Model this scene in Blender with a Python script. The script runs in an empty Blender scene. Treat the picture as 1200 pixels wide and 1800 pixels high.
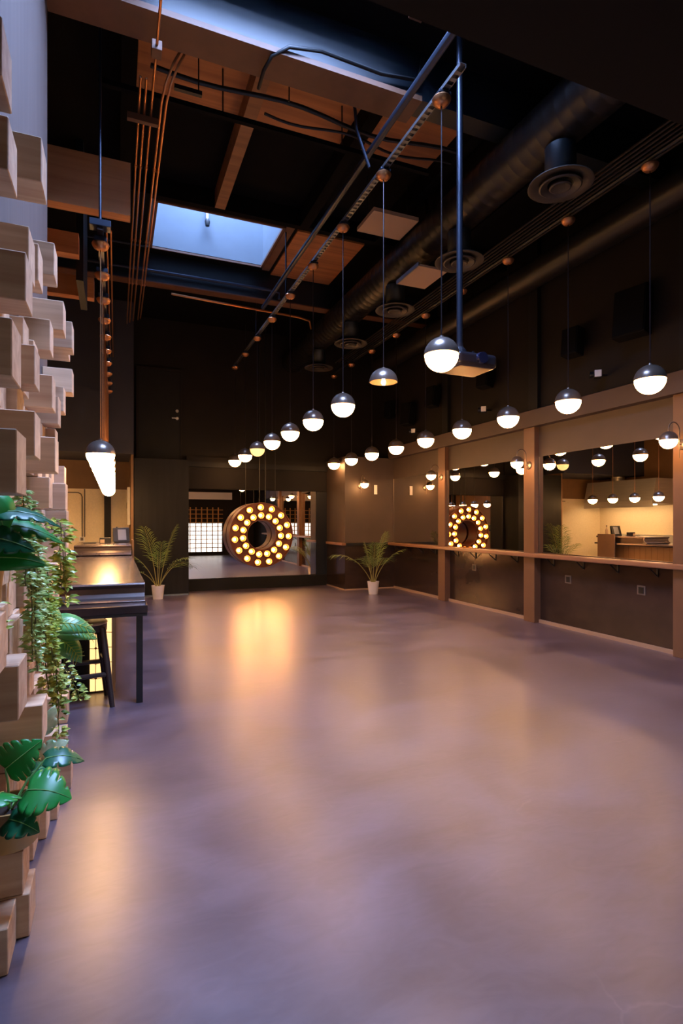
import bpy, bmesh, math, random
from math import sin, cos, pi, radians
from mathutils import Vector, Matrix

random.seed(7)
SC = bpy.context.scene
COL = SC.collection

# ------------------------------------------------------------------ camera, sky, exposure
cd = bpy.data.cameras.new('camera'); cam = bpy.data.objects.new('camera', cd); COL.objects.link(cam)
cam.location = (0, 0, 1.6); cam.rotation_euler = (radians(90), 0, radians(-22.35))
cd.sensor_fit = 'VERTICAL'; cd.sensor_height = 36; cd.sensor_width = 24
cd.lens = 19.3; cd.shift_y = 17 / 1800; cd.clip_start = 0.02
SC.camera = cam

SKY_STRENGTH = 98.0
LAMP_STRENGTH = 47.0
world = bpy.data.worlds.new('sky'); SC.world = world; world.use_nodes = True
wn = world.node_tree.nodes; wl = world.node_tree.links
bg = wn['Background']; bg.inputs['Color'].default_value = (0.36, 0.53, 1.0, 1); bg.inputs['Strength'].default_value = SKY_STRENGTH

SC.view_settings.view_transform = 'Standard'; SC.view_settings.look = 'None'
SC.view_settings.gamma = 1; SC.view_settings.use_curve_mapping = False
SC.view_settings.exposure = 0.06
SC.cycles.max_bounces = 10; SC.cycles.diffuse_bounces = 5; SC.cycles.glossy_bounces = 6
SC.cycles.transparent_max_bounces = 12
SC.cycles.sample_clamp_indirect = 40.0
SC.cycles.use_denoising = True; SC.cycles.blur_glossy = 0.0

# sky portals in the three openings (sampling helpers for the sky itself)
def portal(name, loc, rot, sx, sy):
    l = bpy.data.lights.new(name, 'AREA'); l.shape = 'RECTANGLE'; l.size = sx; l.size_y = sy
    l.cycles.is_portal = True
    o = bpy.data.objects.new(name, l); COL.objects.link(o); o.location = loc; o.rotation_euler = rot

# ------------------------------------------------------------------ helpers
def lin(c):
    return tuple((x / 255 / 12.92 if x / 255 <= 0.04045 else ((x / 255 + 0.055) / 1.055) ** 2.4) for x in c)

MATS = {}
def mat(name, rgb, rough=0.6, metal=0.0, var=0.0, scale=4.0, bump=0.0, stretch=(1, 1, 1), rgb2=None, spec=0.5, coat=0.0, detail=6, rvar=0.0):
    m = bpy.data.materials.new(name); m.use_nodes = True; MATS[name] = m
    nt = m.node_tree; b = nt.nodes['Principled BSDF']
    c = lin(rgb)
    b.inputs['Base Color'].default_value = (*c, 1); b.inputs['Roughness'].default_value = rough
    b.inputs['Metallic'].default_value = metal; b.inputs['Specular IOR Level'].default_value = spec
    b.inputs['Coat Weight'].default_value = coat; b.inputs['Coat Roughness'].default_value = 0.15
    if var or rgb2 or bump:
        tc = nt.nodes.new('ShaderNodeTexCoord'); mp = nt.nodes.new('ShaderNodeMapping')
        mp.inputs['Scale'].default_value = stretch
        nz = nt.nodes.new('ShaderNodeTexNoise'); nz.inputs['Scale'].default_value = scale; nz.inputs['Detail'].default_value = detail
        nt.links.new(tc.outputs['Object'], mp.inputs['Vector']); nt.links.new(mp.outputs[0], nz.inputs['Vector'])
        rp = nt.nodes.new('ShaderNodeValToRGB'); nt.links.new(nz.outputs['Fac'], rp.inputs['Fac'])
        rp.color_ramp.elements[0].position = 0.3; rp.color_ramp.elements[1].position = 0.72
        c2 = lin(rgb2) if rgb2 else tuple(x * (1 + var) for x in c)
        c1 = c if rgb2 else tuple(x * (1 - var) for x in c)
        rp.color_ramp.elements[0].color = (*c1, 1); rp.color_ramp.elements[1].color = (*c2, 1)
        nt.links.new(rp.outputs[0], b.inputs['Base Color'])
        if rvar:
            mr = nt.nodes.new('ShaderNodeMapRange'); mr.inputs['To Min'].default_value = rough - rvar; mr.inputs['To Max'].default_value = rough + rvar
            nt.links.new(nz.outputs['Fac'], mr.inputs['Value']); nt.links.new(mr.outputs[0], b.inputs['Roughness'])
        if bump:
            bp = nt.nodes.new('ShaderNodeBump'); bp.inputs['Strength'].default_value = bump; bp.inputs['Distance'].default_value = 0.01
            nt.links.new(nz.outputs['Fac'], bp.inputs['Height']); nt.links.new(bp.outputs[0], b.inputs['Normal'])
    return m

def emis(name, rgb, strength):
    m = bpy.data.materials.new(name); m.use_nodes = True; nt = m.node_tree
    b = nt.nodes['Principled BSDF']; b.inputs['Base Color'].default_value = (0.8, 0.75, 0.65, 1)
    b.inputs['Emission Color'].default_value = (*rgb, 1); b.inputs['Emission Strength'].default_value = strength
    MATS[name] = m; return m

def wood_mat(name, a, b_, rough=0.65, scale=3.0, axis='x'):
    """grain lines running along one object axis, with each object its own tone"""
    m = bpy.data.materials.new(name); m.use_nodes = True; nt = m.node_tree; p = nt.nodes['Principled BSDF']
    tc = nt.nodes.new('ShaderNodeTexCoord'); mp = nt.nodes.new('ShaderNodeMapping')
    st = {'x': (0.25, 6, 6), 'y': (6, 0.25, 6), 'z': (6, 6, 0.25)}[axis]
    mp.inputs['Scale'].default_value = st
    oi = nt.nodes.new('ShaderNodeObjectInfo')
    ad = nt.nodes.new('ShaderNodeVectorMath'); ad.operation = 'ADD'
    sc = nt.nodes.new('ShaderNodeVectorMath'); sc.operation = 'SCALE'; sc.inputs['Scale'].default_value = 40
    nt.links.new(oi.outputs['Random'], sc.inputs[0])
    nt.links.new(tc.outputs['Object'], ad.inputs[0]); nt.links.new(sc.outputs[0], ad.inputs[1])
    nt.links.new(ad.outputs[0], mp.inputs['Vector'])
    nz = nt.nodes.new('ShaderNodeTexNoise'); nz.inputs['Scale'].default_value = scale; nz.inputs['Detail'].default_value = 8; nz.inputs['Distortion'].default_value = 0.6
    nt.links.new(mp.outputs[0], nz.inputs['Vector'])
    rp = nt.nodes.new('ShaderNodeValToRGB'); nt.links.new(nz.outputs['Fac'], rp.inputs['Fac'])
    rp.color_ramp.elements[0].position = 0.32; rp.color_ramp.elements[1].position = 0.68
    rp.color_ramp.elements[0].color = (*lin(a), 1); rp.color_ramp.elements[1].color = (*lin(b_), 1)
    hs = nt.nodes.new('ShaderNodeHueSaturation')
    mr = nt.nodes.new('ShaderNodeMapRange'); mr.inputs['To Min'].default_value = 0.8; mr.inputs['To Max'].default_value = 1.15
    nt.links.new(oi.outputs['Random'], mr.inputs['Value']); nt.links.new(mr.outputs[0], hs.inputs['Value'])
    nt.links.new(rp.outputs[0], hs.inputs['Color']); nt.links.new(hs.outputs[0], p.inputs['Base Color'])
    p.inputs['Roughness'].default_value = rough
    bp = nt.nodes.new('ShaderNodeBump'); bp.inputs['Strength'].default_value = 0.15; bp.inputs['Distance'].default_value = 0.004
    nt.links.new(nz.outputs['Fac'], bp.inputs['Height']); nt.links.new(bp.outputs[0], p.inputs['Normal'])
    MATS[name] = m; return m

class MB:
    def __init__(s): s.v = []; s.f = []
    def add(s, vs, fs):
        o = len(s.v); s.v += [tuple(v) for v in vs]; s.f += [tuple(i + o for i in f) for f in fs]; return s
    def box(s, a, b):
        (x0, y0, z0), (x1, y1, z1) = [tuple(min(p, q) for p, q in zip(a, b)), tuple(max(p, q) for p, q in zip(a, b))]
        return s.add([(x0, y0, z0), (x1, y0, z0), (x1, y1, z0), (x0, y1, z0), (x0, y0, z1), (x1, y0, z1), (x1, y1, z1), (x0, y1, z1)],
                     [(0, 3, 2, 1), (4, 5, 6, 7), (0, 1, 5, 4), (1, 2, 6, 5), (2, 3, 7, 6), (3, 0, 4, 7)])
    def tube(s, pts, r, n=8, caps=True):
        pts = [Vector(p) for p in pts]; R = r if isinstance(r, (list, tuple)) else [r] * len(pts)
        rings = []; prev = None
        for i, p in enumerate(pts):
            t = (pts[min(i + 1, len(pts) - 1)] - pts[max(i - 1, 0)]).normalized()
            if prev is None:
                a = Vector((0, 0, 1)) if abs(t.z) < 0.9 else Vector((1, 0, 0))
                x = t.cross(a).normalized()
            else:
                x = (prev - t * prev.dot(t)).normalized()
            y = t.cross(x); prev = x
            rings.append([p + (x * cos(2 * pi * k / n) + y * sin(2 * pi * k / n)) * R[i] for k in range(n)])
        vs = [q for rg in rings for q in rg]; fs = []
        for i in range(len(pts) - 1):
            for k in range(n):
                k2 = (k + 1) % n
                fs.append((i * n + k, i * n + k2, (i + 1) * n + k2, (i + 1) * n + k))
        if caps:
            fs.append(tuple(range(n - 1, -1, -1))); fs.append(tuple((len(pts) - 1) * n + k for k in range(n)))
        return s.add(vs, fs)
    def lathe(s, prof, n=24, c=(0, 0, 0), axis='z', closed=False):
        """profile of (radius, height) turned about an axis through c"""
        vs = []; fs = []; m = len(prof)
        for r, h in prof:
            for k in range(n):
                a = 2 * pi * k / n; u, w = r * cos(a), r * sin(a)
                p = {'z': (u, w, h), 'y': (u, h, w), 'x': (h, u, w)}[axis]
                vs.append((p[0] + c[0], p[1] + c[1], p[2] + c[2]))
        for i in range(m if closed else m - 1):
            j = (i + 1) % m
            for k in range(n):
                k2 = (k + 1) % n
                q = (i * n + k, i * n + k2, j * n + k2, j * n + k)
                fs.append(q if axis != 'y' else q[::-1])
        return s.add(vs, fs)
    def prism(s, prof, axis, a, b):
        """closed outline swept along an axis from a to b; outline in the other two axes"""
        n = len(prof)
        def P(u, w, t): return {'x': (t, u, w), 'y': (u, t, w), 'z': (u, w, t)}[axis]
        vs = [P(u, w, a) for u, w in prof] + [P(u, w, b) for u, w in prof]
        fs = [(k, (k + 1) % n, n + (k + 1) % n, n + k) for k in range(n)] + [tuple(range(n - 1, -1, -1)), tuple(range(n, 2 * n))]
        return s.add(vs, fs)
    def build(s, name, m, parent=None, smooth=False, bevel=0.0, segs=2, loc=None, solid=0.0, fix=True):
        me = bpy.data.meshes.new(name); me.from_pydata(s.v, [], s.f); me.update()
        if fix:
            bm = bmesh.new(); bm.from_mesh(me); bmesh.ops.remove_doubles(bm, verts=bm.verts, dist=1e-6)
            bmesh.ops.recalc_face_normals(bm, faces=bm.faces); bm.to_mesh(me); bm.free()
        if smooth:
            for p in me.polygons: p.use_smooth = True
        o = bpy.data.objects.new(name, me); COL.objects.link(o)
        me.materials.append(MATS[m] if isinstance(m, str) else m)
        if parent: o.parent = parent
        if loc: o.location = loc
        if bevel:
            b = o.modifiers.new('bevel', 'BEVEL'); b.width = bevel; b.segments = segs; b.limit_method = 'ANGLE'; b.angle_limit = radians(40)
            b.harden_normals = False
        if smooth and bevel == 0:
            e = o.modifiers.new('edges', 'EDGE_SPLIT'); e.split_angle = radians(45)
        if solid:
            d = o.modifiers.new('solid', 'SOLIDIFY'); d.thickness = solid
        return o

def tag(o, label, cat, group=None, kind=None):
    o['label'] = label; o['category'] = cat
    if group: o['group'] = group
    if kind: o['kind'] = kind
    return o
def thing(name, label, cat, loc=(0, 0, 0), rz=0.0, group=None):
    o = bpy.data.objects.new(name, None); COL.objects.link(o); o.empty_display_size = 0.1
    o.location = loc; o.rotation_euler = (0, 0, rz)
    return tag(o, label, cat, group)
def struct(name, mb, m, label=None, **k):
    o = mb.build(name, m, **k); o['kind'] = 'structure'
    if label: o['label'] = label
    return o
def dup(root, loc, label, rz=None, parts=None):
    r = root.copy(); COL.objects.link(r); r.location = loc; r['label'] = label
    if rz is not None: r.rotation_euler = (0, 0, rz)
    for ch in list(root.children):
        c = ch.copy(); COL.objects.link(c); c.parent = r
        for g in ch.children:
            d = g.copy(); COL.objects.link(d); d.parent = c
    return r
def bx(a, b): return MB().box(a, b)
ORD = ['first', 'second', 'third', 'fourth', 'fifth', 'sixth', 'seventh', 'eighth', 'ninth', 'tenth', 'eleventh', 'twelfth', 'thirteenth', 'fourteenth', 'fifteenth', 'sixteenth', 'seventeenth', 'eighteenth', 'nineteenth', 'twentieth']

# ------------------------------------------------------------------ materials
def floor_material():
    m = bpy.data.materials.new('polished_concrete'); m.use_nodes = True; nt = m.node_tree; p = nt.nodes['Principled BSDF']
    tc = nt.nodes.new('ShaderNodeTexCoord')
    def noise(scale, stretch, detail=6, dist=0.0):
        mp = nt.nodes.new('ShaderNodeMapping'); mp.inputs['Scale'].default_value = stretch; mp.inputs['Rotation'].default_value = (0, 0, 0.5)
        n = nt.nodes.new('ShaderNodeTexNoise'); n.inputs['Scale'].default_value = scale; n.inputs['Detail'].default_value = detail; n.inputs['Distortion'].default_value = dist
        nt.links.new(tc.outputs['Object'], mp.inputs['Vector']); nt.links.new(mp.outputs[0], n.inputs['Vector']); return n
    n1 = noise(0.9, (1, 1.6, 1), 8, 1.2); n2 = noise(5, (1, 2.5, 1), 10, 2.0)
    mx = nt.nodes.new('ShaderNodeMath'); mx.operation = 'MULTIPLY_ADD'; mx.inputs[1].default_value = 0.35
    nt.links.new(n2.outputs['Fac'], mx.inputs[0]); nt.links.new(n1.outputs['Fac'], mx.inputs[2])
    rp = nt.nodes.new('ShaderNodeValToRGB'); nt.links.new(mx.outputs[0], rp.inputs['Fac'])
    rp.color_ramp.elements[0].position = 0.45; rp.color_ramp.elements[1].position = 0.95
    rp.color_ramp.elements[0].color = (*lin((66, 54, 64)), 1); rp.color_ramp.elements[1].color = (*lin((102, 87, 97)), 1)
    # fine pale scratches
    vo = nt.nodes.new('ShaderNodeTexVoronoi'); vo.feature = 'DISTANCE_TO_EDGE'; vo.inputs['Scale'].default_value = 0.55
    n3 = noise(2.2, (1, 1, 1), 4)
    va = nt.nodes.new('ShaderNodeVectorMath'); va.operation = 'MULTIPLY_ADD'; va.inputs[1].default_value = (0.5, 0.5, 0)
    nt.links.new(n3.outputs['Color'], va.inputs[0]); nt.links.new(tc.outputs['Object'], va.inputs[2]); nt.links.new(va.outputs[0], vo.inputs['Vector'])
    lt = nt.nodes.new('ShaderNodeMapRange'); lt.inputs['From Max'].default_value = 0.006; lt.inputs['To Min'].default_value = 0.07; lt.inputs['To Max'].default_value = 0.0
    nt.links.new(vo.outputs['Distance'], lt.inputs['Value'])
    n4 = noise(1.7, (1, 1, 1), 3); gt = nt.nodes.new('ShaderNodeMapRange'); gt.inputs['From Min'].default_value = 0.52; gt.inputs['From Max'].default_value = 0.62
    nt.links.new(n4.outputs['Fac'], gt.inputs['Value'])
    ml = nt.nodes.new('ShaderNodeMath'); ml.operation = 'MULTIPLY'; nt.links.new(lt.outputs[0], ml.inputs[0]); nt.links.new(gt.outputs[0], ml.inputs[1])
    mi = nt.nodes.new('ShaderNodeMixRGB'); mi.inputs['Color2'].default_value = (*lin((190, 176, 172)), 1)
    nt.links.new(ml.outputs[0], mi.inputs['Fac']); nt.links.new(rp.outputs[0], mi.inputs['Color1']); nt.links.new(mi.outputs[0], p.inputs['Base Color'])
    rr = nt.nodes.new('ShaderNodeMapRange'); rr.inputs['To Min'].default_value = 0.30; rr.inputs['To Max'].default_value = 0.50
    nt.links.new(mx.outputs[0], rr.inputs['Value']); nt.links.new(rr.outputs[0], p.inputs['Roughness'])
    bp = nt.nodes.new('ShaderNodeBump'); bp.inputs['Strength'].default_value = 0.12; bp.inputs['Distance'].default_value = 0.02
    nt.links.new(mx.outputs[0], bp.inputs['Height']); nt.links.new(bp.outputs[0], p.inputs['Normal'])
    p.inputs['Specular IOR Level'].default_value = 0.6; p.inputs['Coat Weight'].default_value = 0.7; p.inputs['Coat Roughness'].default_value = 0.30; p.inputs['Coat IOR'].default_value = 1.6
    MATS['floor'] = m
floor_material()
mat('wall_brown', (70, 55, 46), 0.6, var=0.12, scale=2)
mat('wall_dark', (26, 21, 19), 0.7, spec=0.2, var=0.2, scale=2)
mat('black_paint', (20, 19, 20), 0.6, spec=0.25, var=0.15, scale=5)
mat('panel_black', (20, 18, 18), 0.55, spec=0.25, var=0.35, scale=3, stretch=(4, 4, 0.3))
mat('wainscot', (62, 48, 42), 0.16, metal=0.3, var=0.25, scale=2.2, bump=0.05, stretch=(1, 1, 1.5))
mat('pillar', (104, 72, 52), 0.5, var=0.08, scale=3)
mat('beam_brown', (70, 53, 46), 0.55, var=0.08, scale=3)
mat('soffit', (22, 19, 20), 0.9, spec=0.1)
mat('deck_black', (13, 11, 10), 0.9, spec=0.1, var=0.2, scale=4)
mat('steel_dark', (10, 20, 28), 0.45, metal=0.0, var=0.2, scale=3)
mat('rust_brown', (96, 60, 38), 0.6, var=0.15, scale=6)
mat('well_grey', (98, 108, 116), 0.75, var=0.05, scale=3)
mat('bulkhead', (44, 44, 56), 0.65, var=0.1, scale=2)
mat('grey_drape', (92, 78, 72), 0.85, var=0.12, scale=3, stretch=(6, 6, 0.2))
mat('frp', (228, 208, 174), 0.45, var=0.05, scale=30, bump=0.15)
mat('kitchen_brown', (120, 88, 56), 0.6, var=0.1, scale=3)
mat('steel', (206, 202, 194), 0.36, metal=0.7, var=0.06, scale=2, stretch=(1, 1, 12))
mat('mirror', (232, 226, 218), 0.0, metal=1.0)
mat('chrome_dark', (116, 102, 92), 0.30, metal=0.6)
mat('warm_lit_metal', (190, 132, 88), 0.35, metal=0.85)  # bare metal with the orange lamplight put into its base colour
mat('cable_black', (16, 16, 17), 0.5)
mat('grey_metal', (120, 122, 128), 0.4, metal=0.8)
mat('blue_pole', (46, 52, 66), 0.35, metal=0.6)
mat('duct', (36, 33, 32), 0.38, metal=0.4, var=0.12, scale=4)
mat('duct_light', (60, 54, 50), 0.45, metal=0.3)
mat('panel_tan', (170, 138, 108), 0.7)
mat('bar_metal', (104, 92, 88), 0.24, metal=0.55, var=0.12, scale=3, coat=0.4)
mat('dark_bronze', (62, 52, 52), 0.3, metal=0.7, var=0.2, scale=3)
mat('frame_black', (20, 20, 24), 0.35)
mat('lit_panel', (150, 116, 78), 0.5, var=0.06, scale=6)
mat('seat_wood', (180, 150, 112), 0.45)
mat('stool_metal', (64, 56, 56), 0.38, metal=0.6, var=0.1)
mat('white_plastic', (226, 220, 214), 0.5)
mat('pot_white', (214, 206, 204), 0.5)
mat('pot_tan', (178, 140, 82), 0.55, var=0.12, scale=8)
mat('soil', (44, 32, 24), 0.95)
mat('red_paint', (190, 30, 26), 0.4)
mat('plastic_black', (18, 18, 20), 0.35)
mat('palm_leaf', (74, 104, 42), 0.5, rgb2=(128, 142, 66), scale=3)
mat('palm_stem', (126, 120, 62), 0.6)
mat('monstera', (24, 118, 44), 0.38, rgb2=(38, 142, 58), scale=7)
mat('monstera_dark', (16, 84, 52), 0.34, rgb2=(24, 104, 66), scale=7)
mat('monstera_vein', (120, 168, 92), 0.4)
mat('vine_leaf', (92, 140, 48), 0.34, rgb2=(214, 206, 84), scale=26)
mat('vine_pale', (92, 150, 74), 0.34, rgb2=(214, 216, 132), scale=22)
mat('bush_leaf', (66, 112, 42), 0.34, rgb2=(216, 216, 110), scale=30)
mat('vine_stem', (92, 96, 52), 0.6)
mat('pothos', (44, 122, 70), 0.3, rgb2=(120, 172, 92), scale=9)
mat('variegated', (62, 132, 56), 0.3, rgb2=(222, 228, 190), scale=14)
mat('ring_wood', (112, 58, 30), 0.45, var=0.25, scale=5)
mat('socket_cup', (150, 92, 46), 0.35, metal=0.5)
mat('speaker_box', (11, 10, 10), 0.8, spec=0.12)
mat('grille', (13, 12, 12), 0.9, spec=0.08)
mat('projector', (34, 31, 37), 0.3, coat=0.3)
mat('lens_glass', (30, 34, 60), 0.05, metal=0.3)
mat('baseboard', (158, 130, 108), 0.5)
mat('ledge_wood', (140, 100, 74), 0.3, var=0.15, scale=4, stretch=(1, 0.3, 1))
mat('lattice', (176, 128, 66), 0.55)
mat('lattice_dark', (40, 34, 32), 0.5)
mat('outlet', (96, 84, 78), 0.4)
mat('opal_off', (222, 176, 120), 0.35)
wood_mat('pine', (192, 152, 120), (222, 188, 154))
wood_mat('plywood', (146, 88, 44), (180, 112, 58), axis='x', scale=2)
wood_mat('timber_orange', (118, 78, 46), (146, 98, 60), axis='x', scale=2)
wood_mat('timber_header', (176, 108, 58), (204, 136, 80), axis='x', scale=2)
emis('opal_lit', (1.0, 0.51, 0.19), LAMP_STRENGTH)
emis('opal_bar', (1.0, 0.53, 0.20), LAMP_STRENGTH * 1.6)
emis('opal_dim', (1.0, 0.58, 0.18), 1.3)
emis('bulb_lit', (1.0, 0.60, 0.26), LAMP_STRENGTH * 1.6)
emis('marquee_bulb', (1.0, 0.50, 0.16), LAMP_STRENGTH * 2.4)
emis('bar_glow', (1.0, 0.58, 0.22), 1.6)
emis('led_white', (1.0, 0.85, 0.7), 1.2)
gm = bpy.data.materials.new('window_glass'); gm.use_nodes = True; MATS['glass'] = gm
g_ = gm.node_tree; g_.nodes.clear()
go = g_.nodes.new('ShaderNodeOutputMaterial'); gx = g_.nodes.new('ShaderNodeMixShader'); gt_ = g_.nodes.new('ShaderNodeBsdfTransparent'); gg = g_.nodes.new('ShaderNodeBsdfGlossy')
gg.inputs['Roughness'].default_value = 0.02; gx.inputs[0].default_value = 0.07
g_.links.new(gt_.outputs[0], gx.inputs[1]); g_.links.new(gg.outputs[0], gx.inputs[2]); g_.links.new(gx.outputs[0], go.inputs[0])

tm = gm.copy(); tm.name = 'tinted_glass'; MATS['tinted'] = tm
for n_ in tm.node_tree.nodes:
    if n_.type == 'BSDF_TRANSPARENT': n_.inputs['Color'].default_value = (0.26, 0.21, 0.15, 1)

# ------------------------------------------------------------------ room shell
XR, YB, ZC = 6.26, 13.1, 6.2            # right wall, back wall, roof deck
XK, YK = -2.9, 14.0                     # kitchen wall and its far end
YF = -0.6                               # front wall with the street window
struct('floor', bx((XK - .2, YF - .2, -.15), (XR + .3, YK + .2, 0)), 'floor')
struct('wall_right', bx((XR, YF, 0), (XR + .2, YB + .2, ZC)), 'wall_dark')
struct('wall_back', bx((.35, YB, 0), (XR, YB + .2, ZC)), 'wall_dark')
struct('wall_kitchen', bx((XK - .2, 4.9, 0), (XK, YK, ZC)), 'kitchen_brown')
struct('wall_kitchen_back', bx((XK - .2, YK, 0), (.35, YK + .2, 3.02)), 'kitchen_brown')
struct('wall_kitchen_side', bx((.30, 12.42, 0), (.349, YK, 3.019)), 'kitchen_brown')
struct('wall_bulkhead', bx((XK, 12.3, 3.02), (.349, YK + .2, ZC)), 'bulkhead', label='dark blue grey bulkhead over the bar opening')
struct('wall_kitchen_front', bx((XK - .2, 4.72, 0), (-.62, 4.90, ZC)), 'wall_dark')
struct('wall_left', bx((-.62, YF, 0), (-.50, 4.90, ZC)), 'grey_drape')
# skylights in the roof deck
SKY = [(.52, 2.44, 8.2, 9.65), (.30, 2.44, 2.42, 4.30)]
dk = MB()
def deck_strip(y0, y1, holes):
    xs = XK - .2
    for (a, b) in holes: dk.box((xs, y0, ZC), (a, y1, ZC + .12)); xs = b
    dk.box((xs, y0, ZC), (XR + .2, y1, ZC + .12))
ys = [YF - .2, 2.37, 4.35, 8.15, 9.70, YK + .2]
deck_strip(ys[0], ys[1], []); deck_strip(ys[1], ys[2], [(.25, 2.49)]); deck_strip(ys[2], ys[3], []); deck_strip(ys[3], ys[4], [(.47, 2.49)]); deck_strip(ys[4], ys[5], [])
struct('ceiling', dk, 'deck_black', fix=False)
for i, (x0, x1, y0, y1) in enumerate(SKY):
    w = MB(); t = .05; zt = ZC + (2.6, .9)[i]
    w.box((x0 - t, y0 - t, ZC), (x0, y1 + t, zt)); w.box((x1, y0 - t, ZC), (x1 + t, y1 + t, zt))
    w.box((x0, y0 - t, ZC), (x1, y0, zt)); w.box((x0, y1, ZC), (x1, y1 + t, zt))
    well = struct('window_%d' % (i + 1), w, 'well_grey', fix=False, label='roof skylight with a pale grey well')
    f = MB()
    f.box((x0, y0, ZC - .05), (x1, y0 + .04, ZC - .01)); f.box((x0, y1 - .02, ZC - .05), (x1, y1, ZC - .02))
    f.box((x0, y0 + .04, ZC - .05), (x0 + .04, y1 - .02, ZC - .01)); f.box((x1 - .04, y0 + .04, ZC - .05), (x1, y1 - .02, ZC - .01))
    f.box((x1, y0 - .1, ZC - .06), (x1 + .13, y1 + .05, ZC))
    f.build('skylight_rim', 'rust_brown', well, fix=False)
    MB().box((x0 - .05, y0 - .05, zt), (x1 + .05, y1 + .05, zt + .012)).build('pane', 'glass', well)
    portal('skylight_portal', ((x0 + x1) / 2, (y0 + y1) / 2, zt + .03), (0, 0, 0), x1 - x0, y1 - y0)
# low soffit over the entrance
struct('trim_1', bx((-.5, YF, 4.0), (XR, 2.29, 4.22)), 'soffit', label='low dark ceiling over the entrance')
# front wall with a lattice window and a transom above
fw = MB(); WX0, WX1, WZ0, WZ1 = .9, 4.75, .16, 1.52
fw.box((-.5, YF - .2, 0), (WX0, YF, 4.0)); fw.box((WX1, YF - .2, 0), (XR, YF, 4.0))
fw.box((WX0, YF - .2, 0), (WX1, YF, WZ0)); fw.box((WX0, YF - .2, WZ1), (WX1, YF, 4.0))
fw.box((-.62, YF - .2, 4.0), (XR + .2, YF, ZC)); fw.box((-.62, YF - .2, 0), (-.5, YF, 4.0))
struct('wall_front', fw, 'wall_dark', fix=False)
wf = MB(); wf.box((WX0, YF - .11, WZ0), (WX1, YF - .10, WZ1))
w3 = struct('window_3', wf, 'tinted', label='street window with a wooden lattice', fix=False)
lt = MB()
x = WX0
while x < WX1 + .01: lt.box((x - .018, YF - .08, WZ0), (x + .018, YF - .03, WZ1)); lt.box((x - .022, YF + .03, WZ1), (x + .022, YF + .08, 2.28)); x += .26
z = WZ0 + .2
while z < 2.3:
    if z < WZ1: lt.box((WX0, YF - .085, z - .014), (WX1, YF - .035, z + .014))
    else: lt.box((WX0, YF, z - .014), (WX1, YF + .12, z + .014))
    z += .2
lt.build('lattice', 'lattice', w3, fix=False)
portal('window_portal', ((WX0 + WX1) / 2, YF - .15, (WZ0 + WZ1) / 2), (radians(-90), 0, 0), WX1 - WX0, WZ1 - WZ0)
struct('trim_60', bx((1.6, YF, 2.66), (5.2, YF + .04, 3.0)), 'white_plastic', label='pale panel for the transom over the street window')  # transom window; its sky brightness put in as a pale colour

# ------------------------------------------------------------------ right wall: pillars, beam, wainscot, mirrors, ledge
PY = [(4.28, 4.53), (6.86, 7.105), (9.41, 9.66)]
for i, (a, b) in enumerate(PY):
    struct('trim_%d' % (i + 2), bx((6.11, a, 0), (XR, b, 3.10)), 'pillar', label='brown pillar on the mirrored wall', bevel=.006)
struct('trim_5', bx((6.06, 1.5, 3.10), (XR, 11.8, 3.36)), 'beam_brown', label='brown beam along the mirrored wall', bevel=.006)
for i, (a, b) in enumerate(PY):
    struct('trim_%d' % (i + 6), bx((6.19, a + .02, 3.36), (XR, b - .02, ZC)), 'black_paint', label='dark upper column above a pillar')
bays = [(1.9, 4.28), (4.53, 6.86), (7.105, 9.41), (9.66, 11.78)]
bn = ['near', 'second', 'third', 'far']
for i, (a, b) in enumerate(bays):
    struct('trim_%d' % (i + 9), bx((6.235, a, .05), (XR, b, 1.04)), 'wainscot', label='dark glossy wainscot panel under the ledge')
    struct('baseboard_right' + ('' if i == 0 else '_%d' % i), bx((6.20, a, 0), (XR, b, .05)), 'baseboard')
    struct('trim_%d' % (i + 13), bx((6.20, a, 2.63), (XR, b, 3.10)), 'wall_brown', label='brown wall panel above a mirror')
    if i == 0: continue
    lab = {1: 'large wall mirror between the two nearest brown pillars, showing the kitchen', 2: 'wall mirror in the middle bay, showing the lit ring', 3: 'wall mirror in the far right corner beside the palm'}[i]
    mr = thing('wall_mirror', lab, 'mirror', (6.20, (a + b) / 2, 1.87), group=None)
    hy = (b - a) / 2
    if i == 2: mr.rotation_euler = (0, 0, radians(1.5)); mr.location.x = 6.195
    bx((0, -hy + .012, -.758), (.012, hy - .012, .758)).build('mirror_glass', 'mirror', mr)
    fr = MB(); fr.box((-.008, -hy, -.77), (.05, -hy + .012, .76)); fr.box((-.008, hy - .012, -.77), (.05, hy, .76)); fr.box((.012, -hy + .012, -.76), (.05, hy - .012, .76))
    fr.build('frame', 'chrome_dark', mr, fix=False)
lg = thing('drink_ledge', 'long wooden drink ledge running along the mirrored right wall', 'ledge', (6.08, 4.0, 1.04))
lb = MB(); lb.prism([(-.06, 0), (-.065, .015), (-.065, .05), (-.055, .062), (.02, .062), (.02, 0)], 'y', -2.0, 7.78)
lb.build('shelf_board', 'ledge_wood', lg, bevel=.004)
bk = MB()
for (a, b) in bays: bk.box((.0205, a - 4.0 + .001, .0), (.155, b - 4.0 - .001, .062))
bk.build('shelf_board', 'ledge_wood', lg, fix=False)
for (a, b) in bays:
    n = 4
    for k in range(n):
        y = a + (b - a) * (k + .5) / n - 4.0
        br = MB(); br.box((.0, y - .012, -.012), (.155, y + .012, -.001)); br.box((.143, y - .012, -.13), (.155, y + .012, -.012))
        br.tube([(.01, y, -.014), (.148, y, -.12)], .008, 6)
        br.build('bracket', 'frame_black', lg, fix=False)
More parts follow.
